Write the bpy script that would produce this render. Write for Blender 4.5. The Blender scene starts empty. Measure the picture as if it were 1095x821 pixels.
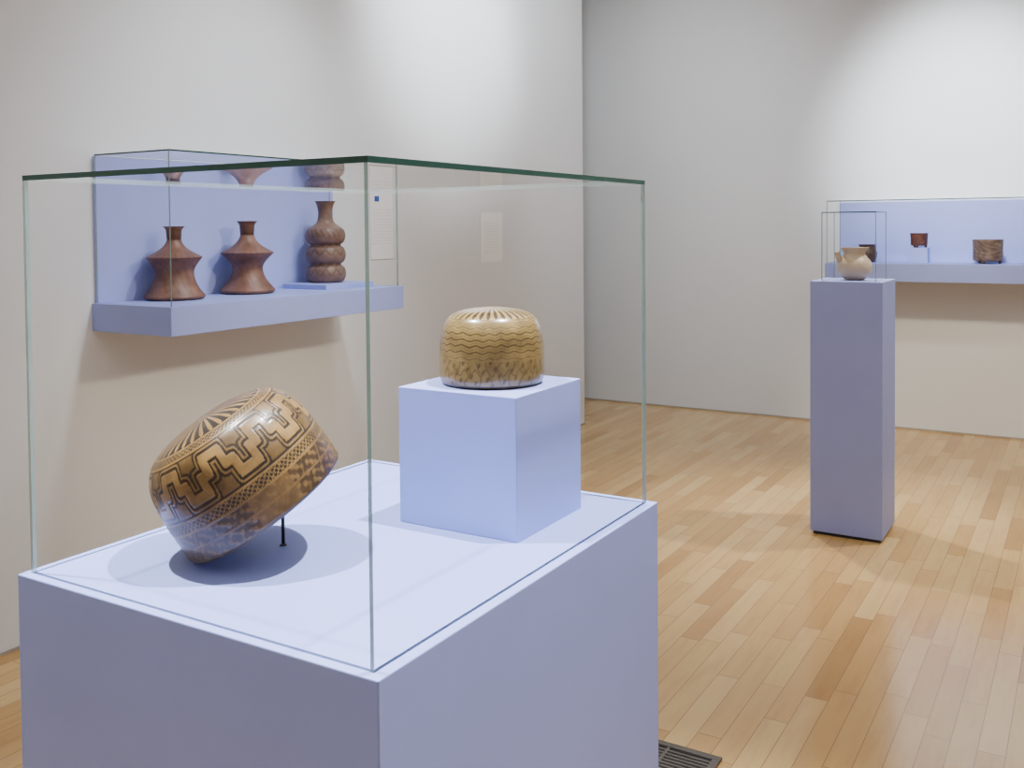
import bpy, bmesh, math, random
from mathutils import Vector, Matrix
random.seed(4)
PI = math.pi
scene = bpy.context.scene
COL = scene.collection

# ------------------------------------------------------------------ node helpers
class NT:
    def __init__(s, name):
        s.m = bpy.data.materials.new(name); s.m.use_nodes = True
        s.t = s.m.node_tree; s.n = s.t.nodes; s.l = s.t.links
        s.bsdf = s.n.get('Principled BSDF'); s.out = s.n.get('Material Output')
    def new(s, typ, **kw):
        n = s.n.new(typ)
        for k, v in kw.items(): setattr(n, k, v)
        return n
    def put(s, sock, v):
        if hasattr(v, 'is_output'): s.l.new(v, sock)
        else: sock.default_value = v
    def math(s, op, a, b=None):
        n = s.new('ShaderNodeMath', operation=op)
        s.put(n.inputs[0], a)
        if b is not None: s.put(n.inputs[1], b)
        return n.outputs[0]
    def mix(s, f, a, b, blend='MIX'):
        n = s.new('ShaderNodeMix', data_type='RGBA', blend_type=blend)
        s.put(n.inputs[0], f); s.put(n.inputs[6], a); s.put(n.inputs[7], b)
        return n.outputs[2]
    def ramp(s, f, stops):
        n = s.new('ShaderNodeValToRGB')
        e = n.color_ramp.elements
        while len(e) < len(stops): e.new(0.5)
        for i, (p, c) in enumerate(stops):
            e[i].position = p; e[i].color = (*c, 1)
        s.l.new(f, n.inputs[0]); return n.outputs[0]
    def coord(s): return s.new('ShaderNodeTexCoord').outputs['Object']
    def sep(s, v):
        n = s.new('ShaderNodeSeparateXYZ'); s.l.new(v, n.inputs[0]); return n.outputs
    def comb(s, x, y, z=0.0):
        n = s.new('ShaderNodeCombineXYZ')
        s.put(n.inputs[0], x); s.put(n.inputs[1], y); s.put(n.inputs[2], z); return n.outputs[0]
    def noise(s, vec, scale, detail=4, rough=.55):
        n = s.new('ShaderNodeTexNoise'); s.l.new(vec, n.inputs['Vector'])
        n.inputs['Scale'].default_value = scale; n.inputs['Detail'].default_value = detail
        n.inputs['Roughness'].default_value = rough
        return n.outputs['Fac']
    def bump(s, h, strength, dist):
        n = s.new('ShaderNodeBump'); n.inputs['Strength'].default_value = strength
        n.inputs['Distance'].default_value = dist; s.l.new(h, n.inputs['Height'])
        s.l.new(n.outputs[0], s.bsdf.inputs['Normal'])

def paint(name, col, rough=.6, var=.06, nscale=3.0, bump=.05):
    t = NT(name); c = t.coord()
    f = t.noise(c, nscale, 5)
    a = tuple(x*(1-var) for x in col); b = tuple(min(1, x*(1+var)) for x in col)
    t.put(t.bsdf.inputs['Base Color'], t.ramp(f, [(.3, a), (.7, b)]))
    t.bsdf.inputs['Roughness'].default_value = rough
    if bump: t.bump(t.noise(c, 260, 2), bump, .001)
    return t.m

def wood_floor():
    t = NT('maple_planks'); o = t.sep(t.coord())
    W = .072
    xs = t.math('DIVIDE', o[0], W); row = t.math('FLOOR', xs); fx = t.math('FRACT', xs)
    wn = t.new('ShaderNodeTexWhiteNoise', noise_dimensions='1D'); t.l.new(row, wn.inputs['W'])
    L = t.math('ADD', .45, t.math('MULTIPLY', wn.outputs['Value'], .5))
    ys = t.math('DIVIDE', t.math('ADD', o[1], t.math('MULTIPLY', wn.outputs['Value'], 7.3)), L)
    idx = t.math('FLOOR', ys); fy = t.math('FRACT', ys)
    w2 = t.new('ShaderNodeTexWhiteNoise', noise_dimensions='2D')
    t.l.new(t.comb(row, idx), w2.inputs['Vector'])
    base = t.ramp(w2.outputs['Value'], [(0, (.49, .275, .085)), (.10, (.60, .355, .118)), (.5, (.675, .425, .155)), (1, (.745, .505, .21))])
    gv = t.comb(t.math('ADD', t.math('MULTIPLY', o[0], 24), t.math('MULTIPLY', w2.outputs['Value'], 40)), t.math('MULTIPLY', o[1], 3.2), t.math('MULTIPLY', idx, 3.1))
    g = t.noise(gv, 1.0, 6, .65)
    col = t.mix(.32, base, t.ramp(g, [(.3, (.66, .52, .38)), (.55, (1, 1, 1)), (.8, (1.0, .96, .9))]), 'MULTIPLY')
    ex = t.math('LESS_THAN', t.math('MINIMUM', fx, t.math('SUBTRACT', 1, fx)), .018)
    ey = t.math('LESS_THAN', t.math('MINIMUM', fy, t.math('SUBTRACT', 1, fy)), .0024)
    gap = t.math('MAXIMUM', ex, ey)
    col = t.mix(t.math('MULTIPLY', gap, .7), col, (.22, .11, .045, 1))
    t.put(t.bsdf.inputs['Base Color'], col)
    t.put(t.bsdf.inputs['Roughness'], t.math('ADD', .11, t.math('MULTIPLY', g, .12)))
    t.bump(t.math('SUBTRACT', 1, gap), .2, .001)
    return t.m

def glass(name, base=.07):
    """clear sheet glass: mirror coat whose strength grows towards grazing angles, the rest passes straight through"""
    t = NT(name); b = t.bsdf
    lw = t.new('ShaderNodeLayerWeight')
    f5 = t.math('POWER', lw.outputs['Facing'], 2.6)
    F = t.math('ADD', base, t.math('MULTIPLY', f5, .92))
    b.inputs['Base Color'].default_value = (.95, .98, .96, 1)
    b.inputs['Metallic'].default_value = 1.0
    b.inputs['Roughness'].default_value = 0.0
    t.l.new(F, b.inputs['Alpha'])
    return t.m

def edge_glass(name, col, alpha):
    t = NT(name); c = t.coord()
    t.put(t.bsdf.inputs['Base Color'], t.ramp(t.noise(c, 9, 3), [(.3, tuple(x*.8 for x in col)), (.7, col)]))
    t.bsdf.inputs['Roughness'].default_value = .12
    t.bsdf.inputs['Alpha'].default_value = alpha
    return t.m

def vcol(name, rough=.35, var=.25, nscale=30, bump=.2, coat=0.0, wear=None, wamt=.45, wscale=14):
    t = NT(name); c = t.coord()
    a = t.new('ShaderNodeAttribute', attribute_name='Col')
    f = t.noise(c, nscale, 6, .65)
    lo = 1-var
    src = a.outputs['Color']
    if wear:
        wf = t.math('MULTIPLY', t.ramp(t.noise(c, wscale, 7, .7), [(.45, (0, 0, 0)), (.68, (1, 1, 1))]), wamt)
        src = t.mix(wf, src, (*wear, 1))
    t.put(t.bsdf.inputs['Base Color'], t.mix(1.0, src, t.ramp(f, [(.28, (lo, lo, lo)), (.62, (1, 1, 1))]), 'MULTIPLY'))
    t.bsdf.inputs['Roughness'].default_value = rough
    t.bsdf.inputs['Coat Weight'].default_value = coat
    t.bsdf.inputs['Coat Roughness'].default_value = .18
    t.bump(t.noise(c, nscale*5, 3), bump, .001)
    return t.m

def paper(name):
    t = NT(name); o = t.sep(t.coord())
    fz = t.math('FRACT', t.math('MULTIPLY', o[2], 60))
    ln = t.math('LESS_THAN', fz, .4)
    inz = t.math('LESS_THAN', t.math('ABSOLUTE', o[2]), .1)
    brk = t.math('GREATER_THAN', t.noise(t.comb(t.math('MULTIPLY', o[1], 70), t.math('FLOOR', t.math('MULTIPLY', o[2], 60))), 1.0, 1), .42)
    iny = t.math('LESS_THAN', t.math('ABSOLUTE', o[1]), .085)
    m = t.math('MULTIPLY', t.math('MULTIPLY', ln, inz), t.math('MULTIPLY', brk, iny))
    t.put(t.bsdf.inputs['Base Color'], t.mix(t.math('MULTIPLY', m, .2), (.90, .91, .92, 1), (.35, .35, .36, 1)))
    t.bsdf.inputs['Roughness'].default_value = .7
    return t.m

LAV = (.30, .36, .755)
M = dict(
    wall=paint('wall_paint', (.735, .757, .785), .75, .02, 1.2),
    ceiling=paint('ceiling_paint', (.72, .72, .72), .8, .02, 1.0),
    floor=wood_floor(),
    lav=paint('lavender_paint', LAV, .5, .03, 4),
    lavpanel=paint('lavender_back_panel', (.35, .41, .84), .6, .03, 4),
    toe=paint('dark_toe', (.03, .03, .035), .6, .1, 8),
    reveal=paint('reveal_shade', (.38, .32, .26), .6, .1, 8),
    glass=glass('clear_glass'),
    edge=edge_glass('glass_edge_green', (.24, .37, .34), .7),
    edgep=edge_glass('glass_edge_pale', (.45, .55, .52), .35),
    edged=edge_glass('glass_edge_dark', (.02, .07, .055), 1.0),
    metal=paint('vent_metal', (.115, .10, .085), .5, .15, 20),
    black=paint('black_steel', (.01, .01, .01), .4, .1, 20),
    paper=paper('label_paper'),
    blue=paint('blue_print', (.03, .10, .45), .6, .05, 5),
    gold=vcol('incised_gourd_bowl', .36, .45, 34, .2, .3, (.06, .032, .012), .5, 20),
    ochre=vcol('glossy_ochre_bowl', .28, .4, 40, .05, .5, (.17, .105, .035)),
    clay=vcol('red_brown_clay', .5, .45, 24, .35, 0, (.105, .055, .04)),
    cream=vcol('cream_clay', .45, .2, 22, .25),
)

# ------------------------------------------------------------------ object helpers
def link(o, parent=None):
    COL.objects.link(o)
    if parent: o.parent = parent
    return o
def tag(o, label, cat, group=None):
    o['label'] = label; o['category'] = cat
    if group: o['group'] = group
    return o
def empty(name, loc, label, cat, group=None):
    o = bpy.data.objects.new(name, None); o.location = loc; o.empty_display_size = .05
    link(o); return tag(o, label, cat, group)
def box_bm(bm, x0, x1, y0, y1, z0, z1):
    v = [bm.verts.new((x, y, z)) for z in (z0, z1) for y in (y0, y1) for x in (x0, x1)]
    for f in ((0,2,3,1),(4,5,7,6),(0,1,5,4),(2,6,7,3),(0,4,6,2),(1,3,7,5)):
        bm.faces.new([v[i] for i in f])
def from_bm(name, bm, mats, parent=None, bevel=0, smooth=False):
    bmesh.ops.recalc_face_normals(bm, faces=bm.faces[:])
    me = bpy.data.meshes.new(name); bm.to_mesh(me); bm.free()
    for m in (mats if isinstance(mats, (list, tuple)) else [mats]): me.materials.append(m)
    if smooth:
        for p in me.polygons: p.use_smooth = True
    o = bpy.data.objects.new(name, me); link(o, parent)
    if bevel:
        b = o.modifiers.new('bevel', 'BEVEL'); b.width = bevel; b.segments = 2
    return o
def box(name, dims, mat, parent=None, bevel=0, origin=None):
    x0, x1, y0, y1, z0, z1 = dims
    org = Vector(origin) if origin else Vector(((x0+x1)/2, (y0+y1)/2, z0))
    bm = bmesh.new(); box_bm(bm, x0-org.x, x1-org.x, y0-org.y, y1-org.y, z0-org.z, z1-org.z)
    o = from_bm(name, bm, mat, parent, bevel)
    o.location = org - (parent.location if parent else Vector((0, 0, 0)))
    return o
def struct(name, dims, mat):
    bm = bmesh.new(); box_bm(bm, *dims)
    o = from_bm(name, bm, mat); o['kind'] = 'structure'; return o

def catmull(pts, n):
    P = [pts[0]] + list(pts) + [pts[-1]]
    seg = len(pts)-1; out = []
    for k in range(n+1):
        f = k/n*seg; i = min(int(f), seg-1); t = f-i
        a, b, c, d = P[i], P[i+1], P[i+2], P[i+3]
        out.append(tuple(.5*((2*b[j]) + (-a[j]+c[j])*t + (2*a[j]-5*b[j]+4*c[j]-d[j])*t*t + (-a[j]+3*b[j]-3*c[j]+d[j])*t**3) for j in (0, 1)))
    return out

def lathe(name, outer, rows, cols, mat, fn, parent=None, inner=None):
    prof = [(max(r, 0.0003), z, True) for r, z in catmull(outer, rows)]
    L = [0]
    for a, b in zip(prof, prof[1:]): L.append(L[-1]+math.hypot(b[0]-a[0], b[1]-a[1]))
    S = [x/L[-1] for x in L]
    full = [(r, z, s) for (r, z, _), s in zip(prof, S)]
    if inner: full = full + [(max(r, .0003), z, None) for r, z in inner]
    verts, cols_ = [], []
    for r, z, s in full:
        for j in range(cols):
            th = 2*PI*j/cols
            if s is None: c, d = fn(th, -1, r, z)
            else: c, d = fn(th, s, r, z)
            rr = max(r+d, .0002)
            verts.append((rr*math.cos(th), rr*math.sin(th), z)); cols_.extend((*c, 1))
    faces = []
    n = len(full)
    for i in range(n-1):
        for j in range(cols):
            k = (j+1) % cols
            faces.append((i*cols+j, i*cols+k, (i+1)*cols+k, (i+1)*cols+j))
    faces.append(tuple(range(cols-1, -1, -1)))
    faces.append(tuple(range((n-1)*cols, n*cols)))
    me = bpy.data.meshes.new(name); me.from_pydata(verts, [], faces)
    at = me.color_attributes.new('Col', 'FLOAT_COLOR', 'POINT'); at.data.foreach_set('color', cols_)
    bm = bmesh.new(); bm.from_mesh(me); bmesh.ops.recalc_face_normals(bm, faces=bm.faces[:]); bm.to_mesh(me); bm.free()
    for p in me.polygons: p.use_smooth = len(p.vertices) == 4
    me.materials.append(mat)
    return link(bpy.data.objects.new(name, me), parent)

def set_flat_col(o, c):
    me = o.data
    at = me.color_attributes.new('Col', 'FLOAT_COLOR', 'POINT')
    at.data.foreach_set('color', [*c, 1]*len(me.vertices))

# ------------------------------------------------------------------ glass cover: four upright sheets (ground edges) and a lid
def pane(root, name, axis, pos, a0, a1, b0, b1, th, edge, sheet, pale=()):
    def P(d, a, b):
        p = {0: (pos+d, a, b), 1: (a, pos+d, b), 2: (a, b, pos+d)}[axis]
        return Vector(p) - root.location
    bm = bmesh.new()
    q = [(a0, b0), (a1, b0), (a1, b1), (a0, b1)]
    if sheet: bm.faces.new([bm.verts.new(P(0, *c)) for c in q]).material_index = 0
    lo = [bm.verts.new(P(-th/2, *c)) for c in q]; hi = [bm.verts.new(P(th/2, *c)) for c in q]
    for i in range(4):
        k = (i+1) % 4
        bm.faces.new([lo[i], lo[k], hi[k], hi[i]]).material_index = 2 if i in pale else 1
    me = bpy.data.meshes.new(name); bm.to_mesh(me); bm.free()
    me.materials.append(M['glass']); me.materials.append(edge); me.materials.append(M['edgep'])
    return link(bpy.data.objects.new(name, me), root)

def cover(name, x0, x1, y0, y1, z0, z1, th, label, skip=(), group='clear glass covers over the displays', tth=None):
    r = empty(name, ((x0+x1)/2, (y0+y1)/2, z0), label, 'glass case', group)
    h = th/2; tth = tth or th
    zt = z1-tth
    if 'x0' not in skip: pane(r, 'pane', 0, x0+h, y0, y1, z0, zt, th, M['edge'], False, (2,))
    if 'x1' not in skip: pane(r, 'pane', 0, x1-h, y0, y1, z0, zt, th, M['edge'], False, (2,))
    xa = x0+th if 'x0' not in skip else x0
    xb = x1-th if 'x1' not in skip else x1
    if 'y0' not in skip: pane(r, 'pane', 1, y0+h, xa, xb, z0, zt, th, M['edge'], False, (2,))
    if 'y1' not in skip: pane(r, 'pane', 1, y1-h, xa, xb, z0, zt, th, M['edge'], False, (2,))
    pane(r, 'lid', 2, z1-tth/2, x0, x1, y0, y1, tth, M['edged'], True, (2, 3))
    return r

# ------------------------------------------------------------------ room  (x: out from left wall, y: towards far wall)
YF = 5.50; H = 3.9; XR = 7.5; YB = -7.5; YP = 4.54
struct('floor', (-2.5, XR, YB, YF+.2, -.1, 0), M['floor'])
struct('ceiling', (-2.5, XR, YB, YF+.2, H, H+.1), M['ceiling'])
struct('wall_left', (-.25, 0, YB, YP, 0, H), M['wall'])
struct('wall_far', (-2.5, XR, YF, YF+.2, 0, H), M['wall'])
struct('wall_right', (XR, XR+.2, YB, YF+.2, 0, H), M['wall'])
struct('wall_back', (-2.5, XR+.2, YB-.2, YB, 0, H), M['wall'])
struct('wall_passage', (-2.7, -2.5, YB, YF+.2, 0, H), M['wall'])
struct('gap_shade_far', (-2.5, XR, YF-.006, YF, 0, .012), M['reveal'])  # strips whose darker colour stands in for the shadow gap at the wall foot
struct('gap_shade_left', (0, .006, YB, YP, 0, .012), M['reveal'])

# ------------------------------------------------------------------ main pedestal with vitrine
ZT = .974
def pedestal(x0, x1, y0, y1, z1, label):
    r = empty('display_pedestal', ((x0+x1)/2, (y0+y1)/2, 0), label, 'pedestal')
    box('body', (x0, x1, y0, y1, .016, z1), M['lav'], r, .002)
    box('toe_kick', (x0+.012, x1-.012, y0+.012, y1-.012, 0, .016), M['toe'], r)['label'] = 'dark recessed base strip'
    return r
pedestal(1.887, 2.591, -1.125, -.285, ZT, 'large lavender pedestal in the foreground carrying two patterned bowls under glass')
cover('glass_cover', 1.900, 2.574, -1.111, -.299, ZT, 1.584, .006, 'large clear glass cover over the two patterned bowls in the foreground', tth=.008)
BH = .2425
blk = box('display_block', (2.238, 2.482, -.625, -.391, ZT, ZT+BH), M['lav'], None, .0015)
tag(blk, 'lavender cube block inside the large glass cover, under the upright golden bowl', 'display block')

GOLD = (.30, .168, .048); PALE = (.325, .185, .054); BLK = (.012, .008, .005); BRN = (.10, .046, .016)
def lerp(a, b, t): return tuple(x+(y-x)*t for x, y in zip(a, b))
PATH = [(-.16, .79), (-.16, .5), (0, .5), (0, .21), (.34, .21), (.34, .5), (.5, .5), (.5, .79), (.84, .79), (.84, .5), (1, .5), (1, .21), (1.34, .21)]
ASP = 1.25
def fret(u, b):
    d = 9
    for (x0, y0), (x1, y1) in zip(PATH, PATH[1:]):
        cx = min(max(u, min(x0, x1)), max(x0, x1)); cy = min(max(b, min(y0, y1)), max(y0, y1))
        dx = abs(u-cx)*ASP; dy = abs(b-cy)
        d = min(d, .5*max(dx, dy)+.5*math.hypot(dx, dy))
    return d
def bowl_dark(th, s, r, z):
    if s < 0: return (.04, .02, .01), 0
    a = th/(2*PI)
    g = 0.0; base = BLK; gold = GOLD
    if s < .02: g = .25
    elif s < .19:                      # mottled curling ornament above the rim
        b = (s-.02)/.17; base = lerp(BRN, BLK, .6+.3*math.sin(a*2*PI*5+1.2))
        w = math.sin(a*2*PI*44+2.2*math.sin(b*8))+math.sin(b*19+a*2*PI*23)+.7*math.sin(a*2*PI*77-b*15)
        g = .6 if w > 1.0 else (.36 if w > .2 else .10)
        if math.sin(a*2*PI*4+.5) < -.5: g = max(g, .4)
        if abs(b-.5) < .03: g = .6
    elif s < .20: g = .85
    elif s < .262:                     # cross-hatching
        b = (s-.20)/.062*2; u = a*92
        g = .8 if abs(((u+b) % 1)-.5) < .14 or abs(((u-b) % 1)-.5) < .14 else .03
    elif s < .274: g = .9
    elif s < .585:                     # stepped meander ribbon
        b = (s-.274)/.311
        d = fret((a*10.0) % 1, b)
        base = (.022, .012, .006)
        if d < .092: g = 1; gold = PALE
        elif d < .145: g = 0
        elif d < .185: g = .75
        elif d < .235: g = .03
        else: g = .55
        if b < .025 or b > .975: g = 0
    elif s < .597: g = .9
    elif s < .650:
        b = (s-.597)/.053*2; u = a*88
        g = .8 if abs(((u+b) % 1)-.5) < .14 or abs(((u-b) % 1)-.5) < .14 else .03
    elif s < .662: g = .9
    else:                              # radial ribs
        b = (s-.662)/.338
        n = 34; u = (a*n) % 1
        half = .25*min(1, math.sqrt(max(0, b/.10)))
        g = .95 if abs(u-.5) < half*(1-.2*b) else .0
        if b > .9: g = .6
    m = .5+.5*math.sin(a*2*PI*3+4*s+.6)*math.sin(a*2*PI*5-6*s)
    gold = lerp(gold, lerp(gold, BRN, .5), max(0, m-.35))
    return lerp(base, gold, g), .0005*g

def bowl_light(th, s, r, z):
    if s < 0: return (.12, .06, .025), 0
    a = th/(2*PI)
    g = 1.0
    if s < .04: g = .05
    elif s < .25:
        b = (s-.04)/.21; u = (a*30+.30*math.sin(b*4+a*2*PI*6)) % 1
        g = .42 if abs(u-.5) < .08 else .75
        w = math.sin(a*2*PI*23+b*7)+math.sin(a*2*PI*37-b*12)
        if w > 1.2: g = .25
        if abs(b-.55-.12*math.sin(a*2*PI*30)) < .045: g = .38
    elif s < .60:
        b = (s-.25)/.35
        zig = .022*math.sin(a*2*PI*24+.8*math.sin(a*2*PI*5))+.010*math.sin(a*2*PI*7)
        w = b+zig
        g = .88+.10*math.sin(a*2*PI*9+b*11)
        for c0, wd, gg in ((.07, .016, .4), (.14, .012, .55), (.22, .020, .22), (.29, .012, .5), (.37, .022, .18), (.44, .012, .45), (.51, .022, .2), (.58, .012, .5), (.66, .020, .22), (.73, .012, .55), (.81, .016, .35), (.89, .012, .5), (.95, .012, .4)):
            if abs(w-c0) < wd: g = gg
        if .3 < w < .55: g *= .85
    elif s < .610: g = .3
    else:
        b = (s-.610)/.39; u = (a*34) % 1
        half = .27*min(1, math.sqrt(max(0, b/.10)))
        g = .03 if abs(u-.5) < half*(1-.12*b) else .95
        if b > .93: g = .8
    return lerp((.04, .02, .008), (.345, .23, .074), g), 0

BP1 = [(.490, 0), (.499, .025), (.5, .09), (.499, .27), (.492, .47), (.475, .645), (.442, .78), (.384, .885), (.28, .955), (.145, .99), (0, 1)]
BP2 = [(.458, 0), (.482, .035), (.498, .10), (.5, .22), (.498, .44), (.487, .61), (.458, .765), (.402, .885), (.295, .955), (.14, .99), (0, 1)]
def bowl(BP, D, Ht, fn, mat, label):
    outer = [(r*D, z*Ht) for r, z in BP]
    inner = [(max(r*D-.007, 0), max(z*Ht-.007, 0)) for r, z in BP]
    o = lathe('patterned_bowl', outer, 210, 680, M[mat], fn)
    bm = bmesh.new(); bm.from_mesh(o.data)
    big = [f for f in bm.faces if len(f.verts) > 4]
    rim = [f for f in big if abs(f.calc_center_median().z) < 1e-3]
    cl = bm.verts.layers.float_color['Col']
    ring = [l.vert for l in rim[0].loops]; bmesh.ops.delete(bm, geom=rim, context='FACES_ONLY')
    prev = ring
    for r, z in inner:
        cur = []
        for v in ring:
            th = math.atan2(v.co.y, v.co.x); rr = max(r, .0003)
            w = bm.verts.new((rr*math.cos(th), rr*math.sin(th), z)); w[cl] = (.06, .03, .015, 1); cur.append(w)
        for i in range(len(ring)):
            k = (i+1) % len(ring)
            f = bm.faces.new((prev[i], prev[k], cur[k], cur[i])); f.smooth = True
        prev = cur
    bm.faces.new(prev)
    bmesh.ops.recalc_face_normals(bm, faces=bm.faces[:]); bm.to_mesh(o.data); bm.free()
    return tag(o, label, 'bowl', 'patterned bowls in the large glass cover')

b2 = bowl(BP2, .191, .137, bowl_light, 'ochre', 'upright golden domed bowl with wavy brown lines, resting on the lavender cube')
b2.location = (2.36, -.505, ZT+BH+.0003); b2.rotation_euler = (0, 0, .3)

b1 = bowl(BP1, .280, .178, bowl_dark, 'gold', 'larger black and gold bowl with stepped meander band, tilted on its side')
R = Vector((.857, .515, 0)); F = Vector((-.515, .857, 0)); U = Vector((0, 0, 1))
ax = (-.52*R + .83*U - .12*F).normalized()
q = Vector((0, 0, 1)).rotation_difference(ax).to_matrix()
mid = q @ Vector((0, 0, .080))
zmin = min((q @ v.co).z for v in b1.data.vertices)
b1.rotation_euler = q.to_euler()
b1.location = (2.115-mid.x, -.888-mid.y, ZT+.0008-zmin)
st = empty('bowl_stand', (2.148, -.824, ZT), 'thin black steel post holding up the tilted black and gold bowl', 'stand')
bm = bmesh.new(); bmesh.ops.create_cone(bm, cap_ends=True, segments=16, radius1=.0028, radius2=.0028, depth=.100, matrix=Matrix.Translation((0, 0, .053)))
from_bm('post', bm, M['black'], st, 0, True)
bm = bmesh.new(); bmesh.ops.create_cone(bm, cap_ends=True, segments=24, radius1=.006, radius2=.005, depth=.002, matrix=Matrix.Translation((0, 0, .001)))
from_bm('base', bm, M['black'], st)

# ------------------------------------------------------------------ wall cases: shelf, back panel on the wall, glass cover
def shelf(dims, panel, label, plabel):
    o = box('display_shelf', dims, M['lav'], None, .002)
    tag(o, label, 'shelf', 'lavender display shelves fixed to the walls')
    p = box('back_panel', panel, M['lavpanel'], None, .0008)
    tag(p, plabel, 'panel', 'lavender back panels above the wall shelves')
SX = .45; SY0, SY1 = .36, 1.73; SZ0, SZ1 = 1.112, 1.219
shelf((.001, SX, SY0, SY1, SZ0, SZ1), (.001, .014, SY0+.015, SY1-.002, SZ1, 1.785), 'lavender shelf on the near left wall holding three brown clay vases',
      'lavender back panel on the left wall behind three brown clay vases')
cover('glass_cover', .015, SX-.01, SY0+.012, SY1-.025, SZ1, 1.790, .006, 'glass cover on the left wall shelf around three brown clay vases', skip=('x0',))
FX0, FX1 = 1.655, 3.03; FY = 5.06; FZ0, FZ1 = 1.098, 1.22
shelf((FX0, FX1, FY, YF-.001, FZ0, FZ1), (FX0+.012, FX1-.02, YF-.014, YF-.001, FZ1, 1.655), 'lavender shelf on the far wall holding small dark pots, behind the slim pedestal',
      'lavender back panel on the far wall behind the small dark pots')
cover('glass_cover', FX0+.01, FX1-.02, FY+.01, YF-.015, FZ1, 1.662, .006, 'glass cover on the far wall shelf over the small pots', skip=('y1',))

# vases
CL1 = (.165, .073, .048); CL2 = (.245, .118, .08); CLD = (.055, .03, .022)
def clay_a(dark):
    def f(th, s, r, z):
        if s < 0: return (.15, .07, .047), 0
        m = .5+.5*math.sin(3*th+9*s)*math.sin(2*th-14*s+dark)
        c = lerp(CL2, CL1, m)
        if .52 < s < .62 and math.sin(th*26) > .3: return lerp(c, CLD, .25), -.0006
        if .12 < s < .44 and math.sin(th*14+s*26) > .75: return lerp(c, CLD, .2), -.0006
        return c, 0
    return f
def clay_c(th, s, r, z):
    if s < 0: return (.12, .065, .048), 0
    k = 0
    for lo, hi in ((.10, .245), (.345, .475)):
        if lo < s < hi:
            b = (s-lo)/(hi-lo); u = (th/(2*PI)*11) % 1
            k = 1 if abs(abs(u-.5)*2-abs(b-.5)*1.7) < .2 else 0
    if .57 < s < .66: k = 1 if math.sin(th*22+s*60) > .45 else 0
    c = lerp((.21, .125, .093), CLD, .5*k)
    return c, -.0005*k
def vase(pts, k, loc, fn, name, label, mat='clay', cat='vase', cols=160, rows=170, group='brown clay vases on the left wall shelf', rz=0):
    outer = [(r*k, z*k) for z, r in pts]
    rt, zt = outer[-1]
    inner = [(rt*.86, zt), (rt*.7, zt-.06*zt), (rt*.6, zt*.72)]
    o = lathe(name, outer, rows, cols, M[mat], fn, None, inner)
    o.location = loc; o.rotation_euler = (0, 0, rz)
    return tag(o, label, cat, group)
V1 = [(0, 27), (.4, 29), (1.6, 31.2), (3.2, 32), (4.6, 31.4), (9.5, 27.4), (17, 23), (25, 20.6), (32, 20.8), (38.5, 24), (43.8, 28), (45.6, 29.2), (46.6, 28.6), (49, 24), (52.8, 17.6), (57, 12.2), (61.5, 8.8), (66, 7.2), (72, 7), (77, 9.2), (79.5, 11.6)]
V2 = [(0, 24), (.4, 25.6), (1.6, 27.6), (3.2, 28.2), (4.6, 27.6), (9.5, 23.4), (16.5, 18.4), (24, 15.8), (30, 16.4), (35.5, 20.2), (40.8, 25.4), (42.8, 27.2), (43.8, 26.6), (46.2, 22), (49.8, 16.2), (54, 11.2), (58.5, 8.2), (63, 6.8), (69, 6.6), (74, 8.8), (76.5, 11)]
V3 = [(0, 15), (2, 18.6), (8.5, 20.6), (15, 19.2), (18.6, 15.6), (22.2, 19), (28.5, 20.6), (35, 19), (38.6, 15.4), (42.2, 18.8), (48.5, 20.4), (54.5, 18.6), (58.5, 13.4), (62, 9.2), (67, 7.6), (74, 7.4), (80, 8.6), (84, 10.6)]
vase(V1, .00368, (.136, .640, SZ1+.0005), clay_a(0), 'clay_vase', 'widest red-brown clay vase with waisted body, at the left end of the shelf')
vase(V2, .0041, (.138, 1.030, SZ1+.0005), clay_a(2), 'clay_vase', 'red-brown clay vase with flanged shoulder, between the widest vase and the stacked gourd vase', rz=1)
pl = box('display_plinth', (.04, .31, 1.34, 1.68, SZ1, SZ1+.022), M['lav'], None, .0015)
tag(pl, 'thin flat lavender plinth under the stacked gourd-shaped vase', 'plinth')
vase(V3, .0046, (.149, 1.520, SZ1+.0225), clay_c, 'clay_vase', 'tall grey-brown carved vase of stacked gourd bulges, on the thin plinth')

# ------------------------------------------------------------------ slim pedestal, cover and jug
PX0, PX1, PY0, PY1, PZ = 2.127, 2.459, 2.74, 3.07, 1.225
pedestal(PX0, PX1, PY0, PY1, PZ, 'tall slim lavender pedestal standing on the wood floor under the beige jug')
cover('glass_cover', PX0+.045, PX1-.035, PY0+.035, PY1-.035, PZ, 1.556, .005, 'small glass cover over the beige jug on the slim pedestal')
def creamf(th, s, r, z):
    if s < 0: return (.2, .13, .08), 0
    m = .5+.5*math.sin(2*th+6*s)
    c = lerp((.55, .42, .27), (.62, .50, .34), m)
    if .57 < s < .61: c = lerp(c, (.3, .18, .10), .35)
    return c, 0
JP = [(0, 8), (2, 12), (7, 16.6), (13, 18.2), (19, 17.2), (24, 13.6), (27, 11.4), (29.5, 11.2), (32.5, 13), (35, 15)]
k = .0045; jx, jy = PX0+.172, PY0+.165
jug = empty('clay_jug', (jx, jy, PZ+.0005), 'small round beige clay jug with a short spout, on the slim pedestal', 'jug')
outer = [(r*k, z*k) for z, r in JP]; rt, zt = outer[-1]
lathe('body', outer, 70, 96, M['cream'], creamf, jug, [(rt*.9, zt), (rt*.72, zt*.85), (rt*.7, zt*.6)])
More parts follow.
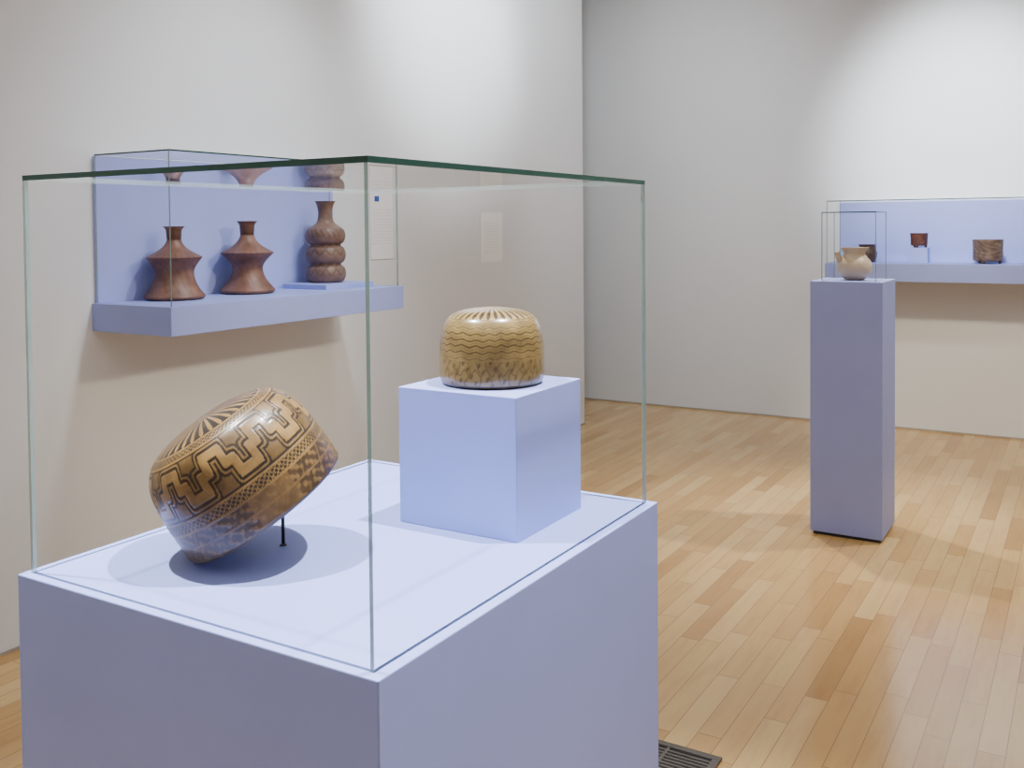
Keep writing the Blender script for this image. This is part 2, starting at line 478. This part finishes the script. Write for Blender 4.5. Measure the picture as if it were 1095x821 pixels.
def tube(name, pts, rads, mat, parent, col, seg=14):
    P = [Vector(p) for p in pts]; verts, faces = [], []
    for i, p in enumerate(P):
        t = (P[min(i+1, len(P)-1)]-P[max(i-1, 0)]).normalized()
        a = t.orthogonal().normalized() if i == 0 else (prevn - t*prevn.dot(t)).normalized()
        prevn = a; b = t.cross(a)
        rad = rads[0]+(rads[1]-rads[0])*i/(len(P)-1)
        for j in range(seg):
            an = 2*PI*j/seg; verts.append(p+a*rad*math.cos(an)+b*rad*math.sin(an))
    for i in range(len(P)-1):
        for j in range(seg):
            kk = (j+1) % seg; faces.append((i*seg+j, i*seg+kk, (i+1)*seg+kk, (i+1)*seg+j))
    faces += [tuple(range(seg-1, -1, -1)), tuple(range((len(P)-1)*seg, len(P)*seg))]
    me = bpy.data.meshes.new(name); me.from_pydata([tuple(v) for v in verts], [], faces)
    for p in me.polygons: p.use_smooth = True
    me.materials.append(mat); o = link(bpy.data.objects.new(name, me), parent); set_flat_col(o, col); return o
D = -R
hp = [D*r_+U*z_ for r_, z_ in catmull([(.058, .088), (.072, .103), (.081, .120), (.086, .138)], 12)]
tube('spout', hp, (.019, .0105), M['cream'], jug, (.52, .39, .25))

# ------------------------------------------------------------------ pots of the far case
def potf(c1, c2, n, amt=1):
    def f(th, s, r, z):
        if s < 0: return tuple(x*.6 for x in c1), 0
        kk = .5+.5*math.sin(th*n+3*math.sin(s*9))*math.sin(s*17+2*math.sin(th*3)+th*5)
        kk = kk*amt
        return lerp(c1, c2, kk), -.001*kk
    return f
ZS = FZ1+.0005; kf = .0067
rs = box('display_block', (2.243-.062, 2.243+.062, 5.26, 5.38, FZ1, FZ1+.106), M['lavpanel'], None, .001)
tag(rs, 'tiny lavender block on the far wall shelf under the dark red pot', 'display block')
def footed_pot(loc, pts, kf, fn, rad, fh, footcol, label, group):
    r = empty('tripod_pot', loc, label, 'pot', group)
    outer = [(a*kf, z*kf+fh) for z, a in pts]; rt, zt = outer[-1]
    lathe('body', outer, 60, 96, M['clay'], fn, r, [(rt*.88, zt), (rt*.82, zt*.8), (rt*.8, zt*.5)])
    for i in range(3):
        an = 2*PI*i/3-1.9
        bm = bmesh.new(); box_bm(bm, -.009, .009, -.016, .016, 0, fh+.006)
        for v in bm.verts:
            if v.co.z < .001: v.co.x *= .8; v.co.y *= .75
        bmesh.ops.bevel(bm, geom=bm.edges[:], offset=.002, segments=2, affect='EDGES')
        bmesh.ops.transform(bm, matrix=Matrix.Translation((rad*math.cos(an), rad*math.sin(an), 0)) @ Matrix.Rotation(an, 4, 'Z'), verts=bm.verts[:])
        o = from_bm('foot', bm, M['clay'], r, 0, True); set_flat_col(o, footcol)
    return r
footed_pot((2.243, 5.32, FZ1+.1065), [(0, 7), (.5, 8.0), (2, 8.3), (6, 8.4), (10, 8.6), (13, 9)], kf, potf((.15, .042, .025), (.04, .016, .012), 7), .043, .014, (.1, .035, .02),
           'small dark red footed pot on the tiny block on the far wall shelf', 'small pots on the far wall shelf')
footed_pot((2.680, 5.30, ZS), [(0, 12.4), (.8, 13.6), (5, 13.8), (10, 13.8), (15, 14), (20, 14.2), (21.5, 14.3)], kf, potf((.25, .165, .11), (.085, .053, .038), 5), .074, .018, (.16, .10, .07),
           'mottled brown cylindrical tripod pot at the right of the far wall shelf', 'small pots on the far wall shelf')
PB = [(0, 6), (1, 8), (5, 9.5), (10, 10), (14, 9), (17, 8.5), (19, 9.5)]
vase(PB, kf, (1.895, 5.32, ZS), potf((.12, .06, .035), (.05, .03, .02), 8), 'clay_pot', 'small dark brown pot on the far wall shelf, seen just behind the beige jug', 'clay', 'pot', 96, 50, 'small pots on the far wall shelf')

# ------------------------------------------------------------------ labels on the left wall and floor vent
def sheet(y, w, h, z, label, blue=False):
    o = box('wall_label', (.001, .004, y-w/2, y+w/2, z-h/2, z+h/2), M['paper'], None, 0, (.002, y, z))
    tag(o, label, 'wall label', 'paper labels on the left wall')
    if blue:
        box('printed_mark', (.0042, .0052, y-w*.32, y-w*.12, z+h*.36, z+h*.44), M['blue'], o, 0, (.0045, y, z))['label'] = 'small blue printed mark'
    return o
sheet(3.24, .26, .315, 1.432, 'white paper label on the left wall, above the domed bowl and farther from the shelf')
sheet(2.13, .19, .36, 1.51, 'white paper label with small blue mark, just right of the left wall shelf', True)

vt = empty('floor_vent', (2.265, .475, 0), 'dark metal floor vent set in the wood floor behind the large pedestal', 'vent')
bm = bmesh.new()
vx0, vx1, vy0, vy1 = -.15, .15, -.125, .125
for d in ((vx0, vx1, vy0, vy0+.022), (vx0, vx1, vy1-.022, vy1), (vx0, vx0+.022, vy0+.022, vy1-.022), (vx1-.022, vx1, vy0+.022, vy1-.022)):
    box_bm(bm, *d, .0005, .007)
from_bm('frame', bm, M['metal'], vt, .0015)
bm = bmesh.new(); y = vy0+.032
while y < vy1-.03:
    box_bm(bm, vx0+.022, vx1-.022, y, y+.007, .0015, .005); y += .016
box_bm(bm, -.004, .004, vy0+.022, vy1-.022, .0012, .0048)
from_bm('grille', bm, M['metal'], vt)
box('backing', (2.265+vx0+.02, 2.265+vx1-.02, .475+vy0+.02, .475+vy1-.02, .0003, .001), M['toe'], vt)

# ------------------------------------------------------------------ lights
def spot(loc, tgt, power, ang, blend=.7, rad=.05, col=(1, .965, .92)):
    l = bpy.data.lights.new('track_or_added_spot', 'SPOT'); l.energy = power; l.spot_size = math.radians(ang)
    l.spot_blend = blend; l.shadow_soft_size = rad; l.color = col
    o = bpy.data.objects.new('track_or_added_spot', l); link(o); o.location = loc
    o.rotation_euler = (Vector(tgt)-Vector(loc)).to_track_quat('-Z', 'Y').to_euler()
def area(loc, sx, sy, power, col):
    l = bpy.data.lights.new('added_fill', 'AREA'); l.shape = 'RECTANGLE'; l.size = sx; l.size_y = sy; l.energy = power; l.color = col
    o = bpy.data.objects.new('added_fill', l); link(o); o.location = loc
W = (1, .95, .88); C = (.90, .95, 1); N = (.88, .94, 1); WW = (1, .87, .62)
# main vitrine
spot((3.0, -.30, 3.7), (2.2, -.75, 1.0), 960, 36, .6, .03, C)
spot((1.4, -1.25, 3.7), (2.2, -.75, 1.0), 960, 36, .6, .03, C)
# left wall case and wall
spot((1.7, 1.0, 3.7), (.05, 1.05, 1.45), 200, 58, 1, .15, N)
spot((1.5, 1.7, 3.7), (.05, 1.25, 1.35), 90, 60, 1, .25, N)
spot((2.0, 2.7, 3.7), (.0, 2.75, 2.75), 660, 50, 1, .2, C)
# far wall case
spot((2.6, 2.8, 3.7), (2.5, 5.5, 2.15), 1250, 40, 1, .2, C)
spot((1.0, 2.6, 3.7), (.1, 5.5, 1.7), 240, 80, 1, .2, C)  # added weak spot, lifts the dark left corner of the far wall
# added warm spots imitating floor bounce on the wall foot below the shelves
spot((3.0, 1.2, 3.7), (2.6, 5.3, .15), 560, 30, 1, .15, WW)
spot((5.2, 1.1, 3.2), (.02, 1.05, .72), 480, 22, 1, .15, WW)
# slim pedestal, from both sides
spot((3.5, 3.6, 3.7), (2.28, 2.98, .7), 330, 48, .9, .06, W)
spot((1.3, 3.7, 3.7), (2.28, 2.98, .7), 330, 48, .9, .06, W)
# added unseen overhead fill for the whole room
area((3.8, -1.0, 3.85), 5.0, 9.0, 140, (1, .985, .96))
w = bpy.data.worlds.new('World'); scene.world = w; w.use_nodes = True
w.node_tree.nodes['Background'].inputs[0].default_value = (.8, .85, 1, 1)
w.node_tree.nodes['Background'].inputs[1].default_value = .1

# ------------------------------------------------------------------ camera
cam = bpy.data.cameras.new('camera'); co = bpy.data.objects.new('camera', cam); link(co)
cam.sensor_width = 36; cam.lens = 1037/1095*36; cam.shift_y = (271-410.5)/1095
f = F.normalized(); r0 = R.normalized()
p = math.radians(1.6); al = .0088
fw = (f*math.cos(p) - U*math.sin(p)).normalized(); up0 = (U*math.cos(p) + f*math.sin(p)).normalized()
r = r0*math.cos(al) - up0*math.sin(al); up = up0*math.cos(al) + r0*math.sin(al)
m = Matrix.Identity(4)
for i in range(3):
    m[i][0] = r[i]; m[i][1] = up[i]; m[i][2] = -fw[i]
m.translation = Vector((3.30, -1.995, 1.5))
co.matrix_world = m
cam.clip_start = .02
scene.camera = co
